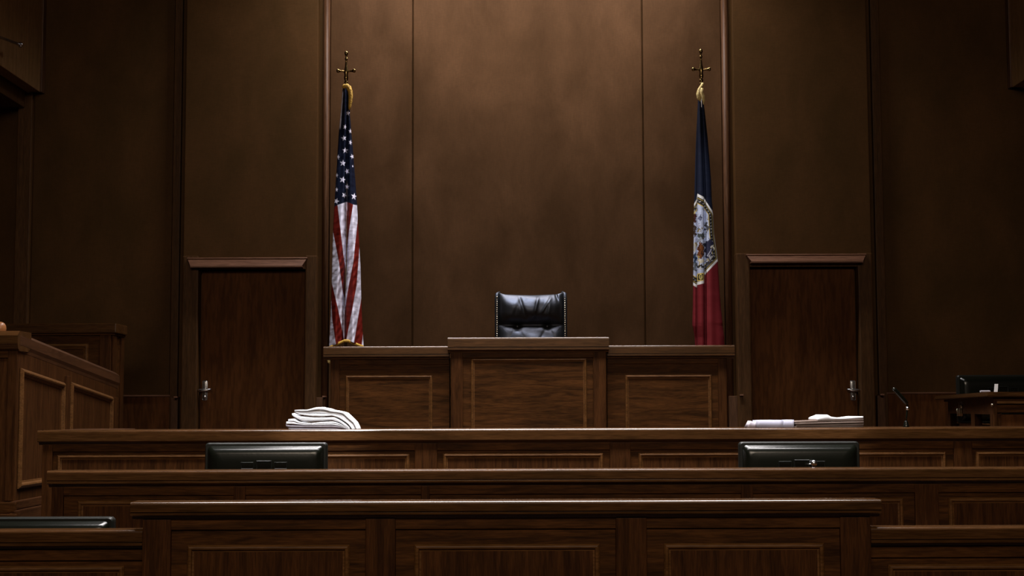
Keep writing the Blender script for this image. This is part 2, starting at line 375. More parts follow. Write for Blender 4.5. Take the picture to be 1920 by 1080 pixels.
def add_run(root, d, xl, xr, ztop, t, zbot, panels, stiles, capw, over, thick, style, cl=None, crr=None, rail=True):
    cl = xl - .04 if cl is None else cl; crr = xr + .04 if crr is None else crr
    mk('body', M['oak_h'], root, (xl, xr, d, d + thick, zbot, ztop - t), bev=.004)
    bm = new_bm(); sweep(bm, cap_profile(capw, t, over, style), (cl, d, ztop), (crr, d, ztop), FR)
    # soften the two ends of the nosing
    obj('cap', bm, M['cap'], root)
    if rail: mk('top_rail', M['oak_h'], root, (xl + .004, xr - .004, d - .010, d + .01, ztop - t - .055, ztop - t - .012), bev=.003)
    for a, b in stiles: mk('stile', M['oak_v'], root, (a, b, d - .016, d + .01, zbot, ztop - t - .014), bev=.004)
    for a, b, zt, zb_ in panels:
        mk('panel', M['oak_v'] if style != 2 else M['oak_h'], root, (a + .006, b - .006, d - .003, d + .01, zb_ + .006, zt - .006))
        bm = new_bm(); frame(bm, [(a, d, zb_), (b, d, zb_), (b, d, zt), (a, d, zt)], .026, .016, n=FR)
        obj('panel_moulding', bm, M['bead'], root)
    # plinth
    mk('plinth', M['oak_h'], root, (xl, xr, d - .022, d + .01, zbot, zbot + .10), bev=.005)

# --- row A (farthest of the long rails)
dA = 8.34; zA = Z(804, 8.3)
tA = (Z(804, 8.3) - Z(826, 8.3))
xs = lambda x, d, y=850: X(x, d, y)
pz = Z(850, dA)
rA = bench('long_desk', 'longest panelled wooden desk front, holding papers and a slim microphone', 'desk', dA, xs(80, dA), xs(1965, dA), zA, tA, 0.0,
      [(xs(108, dA), xs(768, dA), pz, .35), (xs(831, dA), xs(1131, dA), pz, .35), (xs(1197, dA), xs(1773, dA), pz, .35), (xs(1829, dA), xs(1958, dA), pz, .35)],
      [(xs(81, dA), xs(100, dA)), (xs(778, dA), xs(820, dA)), (xs(1143, dA), xs(1182, dA)), (xs(1787, dA), xs(1822, dA))],
      capw=.38, over=.04, thick=.12, style=0, cl=xs(70, 8.3, 806), crr=xs(1965, dA) + .04, group='panelled desk rows')
mk('return_cap', M['cap_y'], rA, (xs(70, 8.3, 806) + .003, xs(70, 8.3, 806) + .34, dA + .36, 9.13, zA - .055, zA), bev=.006)
mk('return_body', M['oak_y'], rA, (xs(80, dA), xs(80, dA) + .24, dA + .12, 9.10, 0.62, zA - .05))
mk('top_support', M['oak_h'], rA, (xs(300, dA), xs(1960, dA), dA + .30, dA + .36, PLAT, zA - tA - .01))

# --- row B
dB = 7.04; zB = Z(880, 7.0); tB = (Z(880, 7.0) - Z(905, 7.0))
pz = Z(936, dB)
rB = bench('long_desk', 'long panelled wooden desk front just below the backs of two black monitors', 'desk', dB, xs(99, dB), xs(1965, dB, 900), zB, tB, 0,
      [(xs(148, dB), xs(425, dB), pz, .3), (xs(500, dB), xs(770, dB), pz, .3), (xs(850, dB), xs(1360, dB), pz, .3), (xs(1440, dB), xs(1691, dB), pz, .3), (xs(1775, dB), xs(1960, dB), pz, .3)],
      [(xs(100, dB), xs(122, dB)), (xs(440, dB), xs(462, dB)), (xs(790, dB), xs(806, dB)), (xs(1388, dB), xs(1410, dB)), (xs(1712, dB), xs(1756, dB))],
      capw=.09, over=.04, thick=.14, cl=xs(88, 7.0, 878), crr=xs(1965, dB) + .04, group='panelled desk rows')
mk('end_panel', M['oak_y'], rB, (xs(99, dB), xs(99, dB) + .05, dB + .14, 8.20, 0, zB - .10))
mk('desktop', M['oak_h'], rB, (xs(99, dB), xs(1965, dB, 900), dB + .14, 7.75, .87, .91), bev=.005)
for q in (xs(99, dB) + .05, 2.4): mk('desk_leg', M['oak_v'], rB, (q, q + .07, 7.60, 7.68, 0, .87))

# --- row C (nearest, centre)
dC = 5.64; zC = Z(939, 5.6); tC = (Z(939, 5.6) - Z(965, 5.6))
pz = Z(1020, dC)
xc = lambda x: X(x, dC, 1000)
rC = bench('front_bench', 'nearest and tallest central panelled wooden bench front with rounded rail', 'bench', dC, xc(268), xc(1632), zC, tC, 0,
      [(xc(352), xc(656), pz, .3), (xc(777), xc(1124), pz, .3), (xc(1244), xc(1544), pz, .3)],
      [(xc(269), xc(322), ), (xc(686), xc(742)), (xc(1154), xc(1212)), (xc(1574), xc(1631))],
      capw=.07, over=.045, thick=.14, cl=X(245, 5.6, 940), crr=X(1652, 5.6, 940), group='front bench sections')
# --- wings D
dD = 5.68; tD = .062
zD = Z(991, 5.64)
zpl = Z(1058, dD)
rD = bench('side_bench', 'low panelled wooden bench wing at the bottom left below a black monitor edge', 'bench', dD, X(-60, dD, 1000), xc(268) - .003, zD, tD, 0,
      [(X(-50, dD, 1000), X(234, dD, 1040), zpl, .3)], [], capw=.05, over=.04, thick=.12, cl=X(-60, dD, 1000), crr=xc(268) - .002, group='front bench sections')
mk('desktop', M['oak_h'], rD, (X(-60, dD, 1000), xc(268) - .02, dD + .12, 6.45, .70, .74), bev=.005)
for q in (X(-40, dD, 1000), xc(250) - .1): mk('desk_leg', M['oak_v'], rD, (q, q + .07, 6.35, 6.42, 0, .70))
bench('side_bench', 'low panelled wooden bench wing at the bottom right abutting the central bench', 'bench', dD, xc(1632) + .003, X(1985, dD, 1000), zD, tD, 0,
      [(X(1664, dD, 1040), X(1975, dD, 1000), zpl - .006, .3)], [], capw=.05, over=.04, thick=.12, cl=xc(1632) + .002, crr=X(1985, dD, 1000), group='front bench sections')

# --- judge's bench
dJ = 10.95
jt = lambda x, y=700, d=dJ: X(x, d, y)
zJ = Z(633, dJ - .09); zl = Z(649, dJ); tJ = .095; tw = .08
rJ = thing('judge_bench', (0.1, dJ + .3, PLAT), 'tall judge bench with raised centre and two lower wings in dark oak', 'desk')
def jrun(d, xl, xr, zt, t, pan, stl, cl, cr_, capw, over, thick): add_run(rJ, d, xl, xr, zt, t, PLAT, pan, stl, capw, over, thick, 2, cl, cr_)
jrun(dJ, jt(620), jt(843), zl, tw, [(jt(648), jt(811), Z(704, dJ, 730), .95)], [(jt(621), jt(637))], jt(608), jt(843), .12, .06, .16)
jrun(dJ, jt(1138), jt(1363), zl, tw, [(jt(1172), jt(1334), Z(703, dJ, 1250), .95)], [(jt(1346), jt(1362))], jt(1138), jt(1376), .12, .06, .16)
dc = dJ - .09
jrun(dc, jt(845, 700, dc), jt(1137, 700, dc), zJ, tJ, [(jt(883, 700, dc), jt(1100, 700, dc), Z(672, dc), .95)],
     [(jt(846, 700, dc), jt(868, 700, dc)), (jt(1112, 700, dc), jt(1136, 700, dc))], jt(840, 640, dc), jt(1141, 640, dc), .2, .045, .25)
mk('desktop', M['oak_h'], rJ, (jt(625), jt(1358), dJ + .10, 11.45, 1.72, 1.76), bev=.005)
for q in (jt(621), jt(1360) - .04): mk('end_panel', M['oak_y'], rJ, (q, q + .04, dJ + .15, 11.45, PLAT, 1.72))

# --- jury box, front tier (rail runs back along the left side) 
xJ = X(34, 8.7, 700)
jb = thing('jury_box', (xJ - .4, 9.8, PLAT), 'panelled jury box rail at the left sloping down towards the back wall', 'jury box', 'jury box tiers')
def jd(x): return (xJ * F / ((x - 960))) * 1.0
def jp(x, y):
    # point of the side plane X = xJ seen at (x, y)
    d = 9.5
    for _ in range(8):
        p = P(x, y, d); d *= xJ / p.x
    return P(x, y, d)
a_t = jp(34, 655); b_t = jp(217, 716)
cap_a = jp(31, 620); cap_b = jp(219, 697)
d0, d1 = a_t.y, b_t.y
bm = new_bm()
pts = [(d0, PLAT), (d1, PLAT), (d1, b_t.z + .02), (d0, a_t.z + .02)]
A_ = [bm.verts.new((xJ, y, z)) for y, z in pts]; B_ = [bm.verts.new((xJ - .14, y, z)) for y, z in pts]
bm.faces.new(A_); bm.faces.new(B_[::-1])
for i in range(4): bm.faces.new((A_[i], A_[(i + 1) % 4], B_[(i + 1) % 4], B_[i]))
obj('side_wall', bm, M['oak_v'], jb)
mk('front_wall', M['oak_v'], jb, (-5.15, xJ - .141, d0, d0 + .13, PLAT, a_t.z + .01), bev=.004)
# sloping cap with broad chamfer
RX = Vector((1, 0, 0))
capp = [(-.20, 0), (.012, 0), (.045, -.028), (.045, -.075), (.030, -.105), (.008, -.118), (-.15, -.118), (-.20, -.09)]
e = (cap_b - cap_a)
bm = new_bm(); st = Vector((xJ, d0 + .001, cap_a.z)); en = Vector((xJ, cap_b.y + .04, cap_b.z - .004)); sweep(bm, [(-.20, 0), (-.022, 0), (.012, -.026), (.012, -.080), (.004, -.100), (.001, -.118), (-.15, -.118), (-.20, -.09)], st, en, RX)
obj('side_cap', bm, M['cap_y'], jb)
bm = new_bm(); sweep(bm, [(u, v) for u, v in capp], (-5.15, d0, cap_a.z), (xJ + .011, d0, cap_a.z), FR); obj('front_cap', bm, M['cap'], jb)
def sidepanel(xa, xb, ya, yb, ybot):
    tl, tr = jp(xa, ya), jp(xb, yb); zb_ = jp(xa, ybot).z
    bl, br = Vector((xJ, tl.y, zb_)), Vector((xJ, tr.y, zb_))
    bm = new_bm(); V = [bm.verts.new(q + RX * .002) for q in (bl, br, tr, tl)]; V2 = [bm.verts.new(q - RX * .01) for q in (bl, br, tr, tl)]
    bm.faces.new(V); bm.faces.new(V2[::-1])
    for i in range(4): bm.faces.new((V[i], V[(i + 1) % 4], V2[(i + 1) % 4], V2[i]))
    obj('panel', bm, M['oak_v'], jb)
    bm = new_bm(); frame(bm, [bl, br, tr, tl], .045, .022, n=RX); obj('panel_moulding', bm, M['bead'], jb)
sidepanel(37, 119, 690, 718, 916); sidepanel(131, 209, 716, 744, 916)
for xa, xb in ((121, 129), (209, 217)):
    pa, pb = jp(xa, 705 if xa < 200 else 745), jp(xb, 705 if xa < 200 else 745)
    mk('stile', M['oak_v'], jb, (xJ - .01, xJ + .014, pa.y, pb.y, PLAT, pb.z - .0), bev=.004)
zq = jp(34, 938).z; zq2 = jp(34, 955).z
mk('base_moulding', M['oak_y'], jb, (xJ - .02, xJ + .03, d0 - .03, d1, PLAT, zq2), (xJ - .02, xJ + .018, d0 - .018, d1, zq2, zq), bev=.008)
mk('front_base_moulding', M['oak_h'], jb, (-5.15, xJ + .028, d0 - .05, d0 + .01, PLAT, zq2 - .02), (-5.15, xJ + .016, d0 - .03, d0 + .01, zq2 - .02, zq - .005), bev=.008)
mk('front_stile', M['oak_v'], jb, (xJ - .055, xJ, d0 - .012, d0, zq, a_t.z - .01), bev=.003)
mk('front_top_rail', M['oak_h'], jb, (-5.15, xJ - .055, d0 - .012, d0, a_t.z - .05, a_t.z - .01), bev=.003)
# tan rounded wood piece on the rail
t = thing('turned_finial', P(2, 611, 8.95), 'rounded tan wooden knob standing on the jury rail at the left edge', 'ornament')
c = P(2, 604, 8.95); t.location = (c.x, c.y, cap_a.z); t['_o'] = (c.x, c.y, cap_a.z)
bm = new_bm(); lathe(bm, [(.045, .0), (.045, .006), (.03, .008), (.032, .012), (.034, .03), (.031, .048), (.022, .062), (.01, .069), (0, .071)], (c.x - .002, c.y, cap_a.z), seg=24); obj('knob', bm, M['tan'], t, True)
# --- jury box, rear tier
dR = 11.3; xR = X(211, dR, 650); zR = Z(607, dR, 100)
jr = thing('jury_box', (xR - .8, dR + .15, PLAT), 'upper rear tier of the jury box, square panelled wooden front by the left wall', 'jury box', 'jury box tiers')
mk('body', M['oak_h'], jr, (-5.1, xR, dR, 11.6, PLAT, zR - .08), bev=.004)
bm = new_bm(); box(bm, -5.1, xR + .035, dR - .04, 11.6, zR - .075, zR, bev=.008)
obj('cap', bm, M['cap'], jr)
mk('under_cap_moulding', M['oak_h'], jr, (-5.1, xR + .02, dR - .02, 11.6, zR - .09, zR - .075), bev=.003)
mk('stile', M['oak_v'], jr, (X(188, dR), X(209, dR), dR - .02, dR + .01, PLAT, zR - .09), bev=.004)
mk('side_stile', M['oak_v'], jr, (xR - .01, xR + .012, dR + .0, dR + .09, PLAT, zR - .09), (xR - .01, xR + .012, 11.51, 11.6, PLAT, zR - .09), bev=.003)
zp = Z(645, dR, 120)
for a, b in ((-40, 166),):
    a, b = X(a, dR), X(b, dR)
    bm = new_bm(); frame(bm, [(a, dR, 1.2), (b, dR, 1.2), (b, dR, zp), (a, dR, zp)], .035, .018, n=FR); obj('panel_moulding', bm, M['bead'], jr)
    mk('panel', M['oak_h'], jr, (a + .01, b - .01, dR - .002, dR + .01, 1.21, zp - .01))

# --- clerk desk at the right
dK = 8.95; xk = X(1852, dK, 740); zk = Z(735, dK, 1852)
yk2 = 12.45
ck = thing('clerk_desk', (xk + .4, 9.8, PLAT), 'wooden side desk at the right edge with a panelled cabinet front', 'desk')
bm = new_bm()
# top: slab with thin overhang, left end flares outwards towards the wall
def slab(bm, pts, z0, z1):
    a = [bm.verts.new((x, y, z0)) for x, y in pts]; b = [bm.verts.new((x, y, z1)) for x, y in pts]
    bm.faces.new(a[::-1]); bm.faces.new(b)
    for i in range(len(pts)): bm.faces.new((a[i], a[(i + 1) % len(pts)], b[(i + 1) % len(pts)], b[i]))
    return a, b
xb = X(1752, 11.6, 750)
yb = 11.6
slab(bm, [(xk - .015, dK - .04), (3.95, dK - .04), (3.95, dK + .40), (xk + .15 + (xb - xk) * .16, dK + .40), (xb + .13, yb), (xb, yb)], zk - .03, zk)
bmesh.ops.bevel(bm, geom=[e_ for e_ in bm.edges if abs(e_.verts[0].co.z - e_.verts[1].co.z) < 1e-4], offset=.006, segments=2, affect='EDGES')
obj('desktop', bm, M['cap'], ck)
bm = new_bm(); o2 = .03
slab(bm, [(xk + o2, dK), (3.93, dK), (3.93, dK + .06), (xk + o2 + .06, dK + .06), (xb + o2 + .08, yb - .05), (xb + o2 + .03, yb - .05)], zk - .045, zk - .03); obj('under_moulding', bm, M['oak_h'], ck)
xs0, xs1 = xk + .035, xb + .075
# corner posts and rails of the left side; openings between them are dark recesses
def sp_(f, off=0):   # point along the left side, f 0 near .. 1 far
    return (xs0 + (xs1 - xs0) * f + off, dK + .02 + (yb - .1 - dK - .02) * f)
def side_board(name, f0, f1, z0, z1, mat, pr=0.0):
    bm = new_bm(); p0, p1 = sp_(f0, -pr), sp_(f1, -pr); slab(bm, [p0, (p0[0] + .05, p0[1]), (p1[0] + .05, p1[1]), p1], z0, z1); return obj(name, bm, mat, ck)
zr = Z(777, dK, 1850)
side_board('side_rail', 0, 1, zr, zk - .045, M['oak_y'])
for f0, f1 in ((0, .045), (.34, .42), (.93, 1)):
    side_board('side_stile', f0, f1, PLAT, zr, M['oak_v'], .004)
side_board('side_base', 0, 1, PLAT, PLAT + .15, M['oak_y'])
bm = new_bm(); slab(bm, [(xs0 + .06, dK + .06), (3.90, dK + .06), (3.90, yb - .12), (xs1 + .06, yb - .12)], PLAT, 1.49); obj('inner_case', bm, M['door'], ck)
mk('front_rail', M['oak_h'], ck, (xs0 + .004, 3.93, dK + .002, dK + .018, zr + .01, zk - .045), bev=.004)
mk('front_post', M['oak_v'], ck, (xs0 - .003, X(1866, dK), dK - .006, dK + .019, PLAT, zk - .045), bev=.004)
mk('drawer_moulding', M['bead'], ck, (X(1864, dK), 3.9, dK - .022, dK + .01, Z(757, dK, 1890), Z(752, dK, 1890)), bev=.004)
mk('front_panel', M['door'], ck, (X(1870, dK), 3.9, dK + .035, dK + .05, PLAT + .1, zr), bev=.004)
mk('front_base', M['oak_h'], ck, (xs0, 3.93, dK, dK + .06, PLAT, PLAT + .1), bev=.004)
bm = new_bm(); c = P(1860, 759, dK - .02); lathe(bm, [(.004, 0), (.004, .012), (.008, .016), (.009, .022), (.006, .028), (0, .03)], c + Vector((0, .015, 0)), (0, -1, 0)); obj('drawer_knob', bm, M['nail'], ck, True)
# keys hanging on the side
kx, ky = sp_(.62, -.02); kc = Vector((kx, ky, Z(768, ky, 1780)))
kr = thing('key_bunch', kc, 'small brass keys hanging from the lock of the right side desk', 'keys')
bm = new_bm(); lathe(bm, [(.012, 0), (.012, .012), (.005, .014), (0, .014)], kc + Vector((.02, 0, .022)), (-1, -.3, 0)); box(bm, kc.x - .004, kc.x + .004, ky - .002, ky + .002, kc.z + .01, kc.z + .045, bev=.001); obj('lock_key', bm, M['nail'], kr, True)
for dx, rot in ((-.014, .3), (.0, 0), (.013, -.3)):
    bm = new_bm(); q = kc + Vector((dx, 0, -.012)); box(bm, q.x - .006, q.x + .006, q.y - .003, q.y + .003, q.z - .035, q.z + .012, bev=.002); sphere(bm, q + Vector((0, 0, .008)), .011, (1, .3, 1)); obj('key', bm, M['nail'], kr, True)

# ================================================================== MONITORS (seen from behind)
def rrect(w, h, r, n=5):
    pts = []
    for cx, cz, a0 in ((w / 2 - r, h / 2 - r, 0), (-w / 2 + r, h / 2 - r, 90), (-w / 2 + r, -h / 2 + r, 180), (w / 2 - r, -h / 2 + r, 270)):
        for i in range(n + 1):
            a = math.radians(a0 + 90 * i / n); pts.append((cx + r * math.cos(a), cz + r * math.sin(a)))
    return pts
def loft(bm, rings):
    R = [[bm.verts.new(p) for p in r] for r in rings]
    for a, b in zip(R, R[1:]):
        for i in range(len(a)): bm.faces.new((a[i], a[(i + 1) % len(a)], b[(i + 1) % len(a)], b[i]))
    bm.faces.new(R[0]); bm.faces.new(R[-1][::-1])
def monitor(x0, x1, ytop, d, H, zdesk, label, yl=None):
    xa, xb_ = X(x0, d, ytop), X(x1, d, ytop); w_ = xb_ - xa; cx = (xa + xb_) / 2
    zt = Z(ytop, d, (x0 + x1) / 2); cz = zt - H / 2
    t = thing('monitor', (cx, d + .06, zdesk), label, 'monitor', 'monitors seen from behind')
    def ring(w, h, y, r, dz=0, taper=0): return [(cx + p[0] * (1 + taper * (-p[1] / h)), d + y, cz + dz + p[1]) for p in rrect(w, h, r)]
    tp = .05
    bm = new_bm(); loft(bm, [ring(w_, H, .045, .018, 0, 0), ring(w_, H, .012, .018), ring(w_ - .012, H - .012, .0, .014), ring(w_ - .03, H - .03, .0, .012)])
    obj('case', bm, M['plastic_edge'], t)
    # bulging rear housing
    bm = new_bm(); loft(bm, [ring(w_ - .028, H - .028, .004, .02), ring(w_ - .034, H - .034, -.006, .02, 0), ring(w_ - .046, H - .046, -.014, .02), ring(w_ - .054, H - .052, -.026, .022, -.001),
        ring(w_ - .070, H - .066, -.036, .024, -.002), ring(w_ - .10, H - .10, -.0415, .03, -.004), ring(w_ - .16, H - .17, -.044, .03, -.008), ring(w_ - .20, H - .22, -.0445, .03, -.010)])
    o = obj('rear_housing', bm, M['plastic'], t, True)
    mk('screen', M['dark'], t, (xa + .015, xb_ - .015, d + .045, d + .047, zt - H + .02, zt - .015))
    # vesa plate with a bracket frame and side vents
    bz = cz + .02 if H > .3 else cz
    hw = .055
    zb0 = zt - .108
    bm = new_bm()
    for b_ in ((-.035, .012, 0, .003), ): pass
    frame(bm, [(cx - hw * .7, d - .048, zb0 - .06), (cx + hw * .7, d - .048, zb0 - .06), (cx + hw * .7, d - .048, zb0 + .022), (cx - hw * .7, d - .048, zb0 + .022)], .007, .008, n=FR)
    obj('mount_bracket', bm, M['plastic_edge'], t)
    for s in (-1, 1):
        bm = new_bm(); a, b = cx + s * (hw * .7 + .012), cx + s * (hw * .7 + .075); a, b = min(a, b), max(a, b)
        frame(bm, [(a, d - .048, zb0 - .02), (b, d - .048, zb0 - .02), (b, d - .048, zb0 + .014), (a, d - .048, zb0 + .014)], .004, .005, n=FR); obj('vent_frame', bm, M['plastic_edge'], t)
    mk('stand_neck', M['plastic'], t, (cx - .035, cx + .035, d - .075, d - .04, zdesk + .012, zb0 - .05), bev=.006)
    bm = new_bm(); loft(bm, [[(cx + p[0], d + .01 + p[1], zdesk + z) for p in rrect(.24 + e_, .2 + e_, .05)] for z, e_ in ((0, 0), (.008, 0), (.014, -.02))]); obj('stand_base', bm, M['plastic'], t)
    return t, cx, zb0
monitor(384, 613, 830, 7.35, .36, .91, 'black monitor back rising behind the second row, left side below the folded papers')
t2, cx2, zb2 = monitor(1386, 1612, 828, 7.35, .36, .91, 'black monitor back with silver knob, rising below the books on the right')
bm = new_bm(); c = P(1526, 869, 7.28); lathe(bm, [(.006, 0), (.006, .012), (.016, .018), (.018, .026), (.013, .034), (0, .037)], c + Vector((0, .02, 0)), (0, -1, 0)); tube(bm, [c + Vector((-.03, .0, -.004)), c], .003); obj('knob', bm, M['chrome'], t2, True)
monitor(-26, 212, 970, 6.2, .33, .74, 'black monitor top edge peeking over the bench wing at the bottom left')
monitor(1795, 1958, 703, 11.1, .36, 1.49, 'black monitor on the side desk at the right edge behind a white card')

# small things on the right desk
c = P(1867, 733, 9.15)
bm = new_bm(); box(bm, c.x - .011, c.x + .011, 9.15, 9.152, zk + .001, zk + .052)
for v in bm.verts: v.co.x += (v.co.z - zk) * .14; v.co.y += (v.co.z - zk) * .1
tag(obj('card', bm, M['paper'], None), 'small upright white card in front of the right edge monitor', 'card')
bm = new_bm(); tube(bm, [(P(1838, 733, 9.12).x, 9.12, zk + .006), (P(1858, 733, 9.12).x, 9.14, zk + .006)], .006)
tag(obj('pen', bm, M['paper_grey'], None), 'short pale pen lying on the right side desk beside the white card', 'pen')

# ================================================================== MICROPHONE
c = P(1699, 799, 8.45); zs = zA
t = thing('microphone', (c.x, 8.45, zs), 'slim black desk microphone bent to the left on the long desk', 'microphone')
bm = new_bm(); lathe(bm, [(.018, 0), (.018, .006), (.014, .016), (.011, .03), (.011, .034), (0, .034)], (c.x, 8.45, zs)); obj('base', bm, M['plastic'], t, True)
a = Vector((c.x, 8.45, zs + .03)); b = P(1701, 765, 8.45); b1 = P(1701, 757, 8.45); e1 = P(1675, 728, 8.42)
bm = new_bm(); tube(bm, [a, P(1700, 780, 8.45), b, b1], [.006, .0055, .005, .006]); obj('gooseneck', bm, M['plastic'], t, True)
u = (e1 - b1)
bm = new_bm(); tube(bm, [b1 - u * .02, b1 + u * .03, b1 + u * .3, b1 + u * .9, e1, e1 + u * .02], [.006, .011, .0125, .0115, .009, .004], 14); obj('head', bm, M['plastic'], t, True)
bm = new_bm(); tube(bm, [P(1701.5, 769, 8.45), P(1701.5, 763, 8.45)], .009); obj('collar', bm, M['chrome'], t, True)

# ================================================================== PAPERS
def poly(pts, n, s):
    pts = np.array(pts, float); L = np.concatenate([[0], np.cumsum(np.hypot(*np.diff(pts, axis=0).T))]); q = np.linspace(0, L[-1], n)
    return np.stack([np.interp(q, L, pts[:, 0]), np.interp(q, L, pts[:, 1])], -1)
def bundle(name, label, cat, top, bot, d0, d1, leaves, mat, group=None, n=34, rough=.002, parentless=True):
    top = poly(top, n, 0); bot = poly(bot, n, 0)
    bm = new_bm(); nd = 5
    for l in range(leaves):
        f0 = l / leaves; f1 = (l + .82) / leaves if leaves > 1 else 1.0
        jx = random.uniform(-2.0, 2.0) if 0 < l < leaves - 1 else 0; jd = random.uniform(-.01, .01)
        grid = []
        for f in (f0, f1):
            rows = []
            for j in range(nd + 1):
                dd = d0 + jd + (d1 - d0) * j / nd
                row = []
                for i in range(n):
                    px = bot[i] * (1 - f) + top[i] * f
                    taper = jx * (1 - abs(2 * i / (n - 1) - 1) * .0)
                    p = P(px[0] + taper, px[1], d0)          # outline at the front edge, extruded backwards
                    z = p.z + rough * math.sin(i * .7 + j * 1.3 + l) * (j / nd)
                    row.append(bm.verts.new((p.x + .01 * j / nd * math.sin(l * 1.7), dd, max(z, zA + .0005 + .0006 * (f > f0)))))
                rows.append(row)
            grid.append(rows)
        for rows, fl in ((grid[0], 1), (grid[1], 0)):
            for j in range(nd):
                for i in range(n - 1): bm.faces.new((rows[j][i], rows[j][i + 1], rows[j + 1][i + 1], rows[j + 1][i]))
        for j in (0, nd):
            for i in range(n - 1): bm.faces.new((grid[0][j][i], grid[0][j][i + 1], grid[1][j][i + 1], grid[1][j][i]))
        for i in (0, n - 1):
            for j in range(nd): bm.faces.new((grid[0][j][i], grid[0][j + 1][i], grid[1][j + 1][i], grid[1][j][i]))
    return tag(obj(name, bm, mat, None, True), label, cat, group)
def zc(pts, ox=480, oy=720, s=4.908): return [(ox + x / s, oy + y / s) for x, y in pts]
G = 'folded papers on the long desk'
bundle('folded_papers', 'topmost white folded papers drooping over the right of the pile', 'papers',
    zc([(355, 238), (430, 235), (480, 232), (550, 210), (610, 207), (660, 218), (700, 238), (750, 245), (820, 255), (870, 310), (915, 350), (935, 390), (944, 428)]),
    zc([(365, 262), (400, 280), (520, 297), (620, 298), (700, 290), (760, 310), (810, 340), (850, 370), (875, 400), (885, 428)]), 8.36, 8.56, 3, M['paper'], G)
bundle('folded_papers', 'white folded papers second from the top of the left pile', 'papers',
    zc([(330, 268), (355, 282), (400, 296), (540, 306), (640, 306), (720, 303), (780, 333), (830, 368), (865, 405)]),
    zc([(340, 296), (400, 330), (450, 346), (540, 342), (620, 338), (700, 333), (760, 348), (800, 373), (862, 412)]), 8.362, 8.56, 4, M['paper'], G)
bundle('folded_papers', 'crumpled off white papers third from the top of the left pile', 'papers',
    zc([(300, 322), (350, 316), (400, 346), (500, 358), (620, 348), (700, 343), (750, 353), (800, 380), (860, 414)]),
    zc([(278, 366), (340, 366), (450, 376), (600, 376), (700, 373), (780, 385), (810, 400), (862, 420)]), 8.358, 8.57, 4, M['paper'], G)
bundle('folded_papers', 'greyish bottommost papers of the left pile lying on the desk', 'papers',
    zc([(275, 370), (300, 380), (450, 381), (600, 381), (700, 379), (790, 390), (850, 418)]),
    zc([(300, 414), (400, 419), (600, 421), (700, 423), (800, 425), (860, 427)]), 8.36, 8.57, 6, M['paper_grey'], G)
# right side: folded sheets and a thick document
def blk(name, label, x0, x1, y0, y1, d0, d1, mat, leaves, cat, slant=0, y0r=None):
    y0r = y0 if y0r is None else y0r
    return bundle(name, label, cat, [(x0 - slant, y0), ((x0 + x1) / 2, (y0 + y0r) / 2 - .3), (x1, y0r)], [(x0, y1), ((x0 + x1) / 2, y1), (x1, y1)], d0, d1, leaves, mat, 'papers on the right of the long desk', n=8, rough=.0005)
ybr = 803.5
fs = blk('folded_sheet', 'stiff white folded sheet standing left of the thick tan paper block', 1418.5, 1468, 788, ybr, 8.36, 8.50, M['paper_sheet'], 1, 'paper', 0, 787.5)
fs2 = blk('folded_sheet', 'narrow white folded sheet touching the left end of the tan paper block', 1468.5, 1489, 788, ybr, 8.355, 8.50, M['paper_sheet'], 1, 'paper', 0, 787)
bundle('loose_sheet', 'curled grey sheet end at the far left of the right paper group', 'paper', [(1408, 789), (1413, 791), (1418, 791)], [(1401, ybr), (1409, ybr), (1418, ybr)], 8.40, 8.52, 1, M['paper_grey'], 'papers on the right of the long desk', n=8, rough=0)
blk('paper_block', 'thick tan grey block of bound pages lying on the long desk', 1493, 1618.5, 789, ybr - .7, 8.36, 8.62, M['paper_tan'], 4, 'book', 0, 784)
bundle('open_page', 'curled bright white page lying on the thick tan paper block', 'paper',
    [(1533, 784), (1536, 782), (1549, 777), (1552, 778), (1558, 781.5), (1575, 783.5), (1590, 783), (1607, 780.5), (1618, 780.5)],
    [(1533, 788.2), (1540, 787.6), (1549, 787.2), (1560, 786.8), (1575, 786.2), (1590, 785.5), (1600, 785), (1607, 784.6), (1618.5, 784)], 8.355, 8.62, 1, M['paper'], None, rough=0)

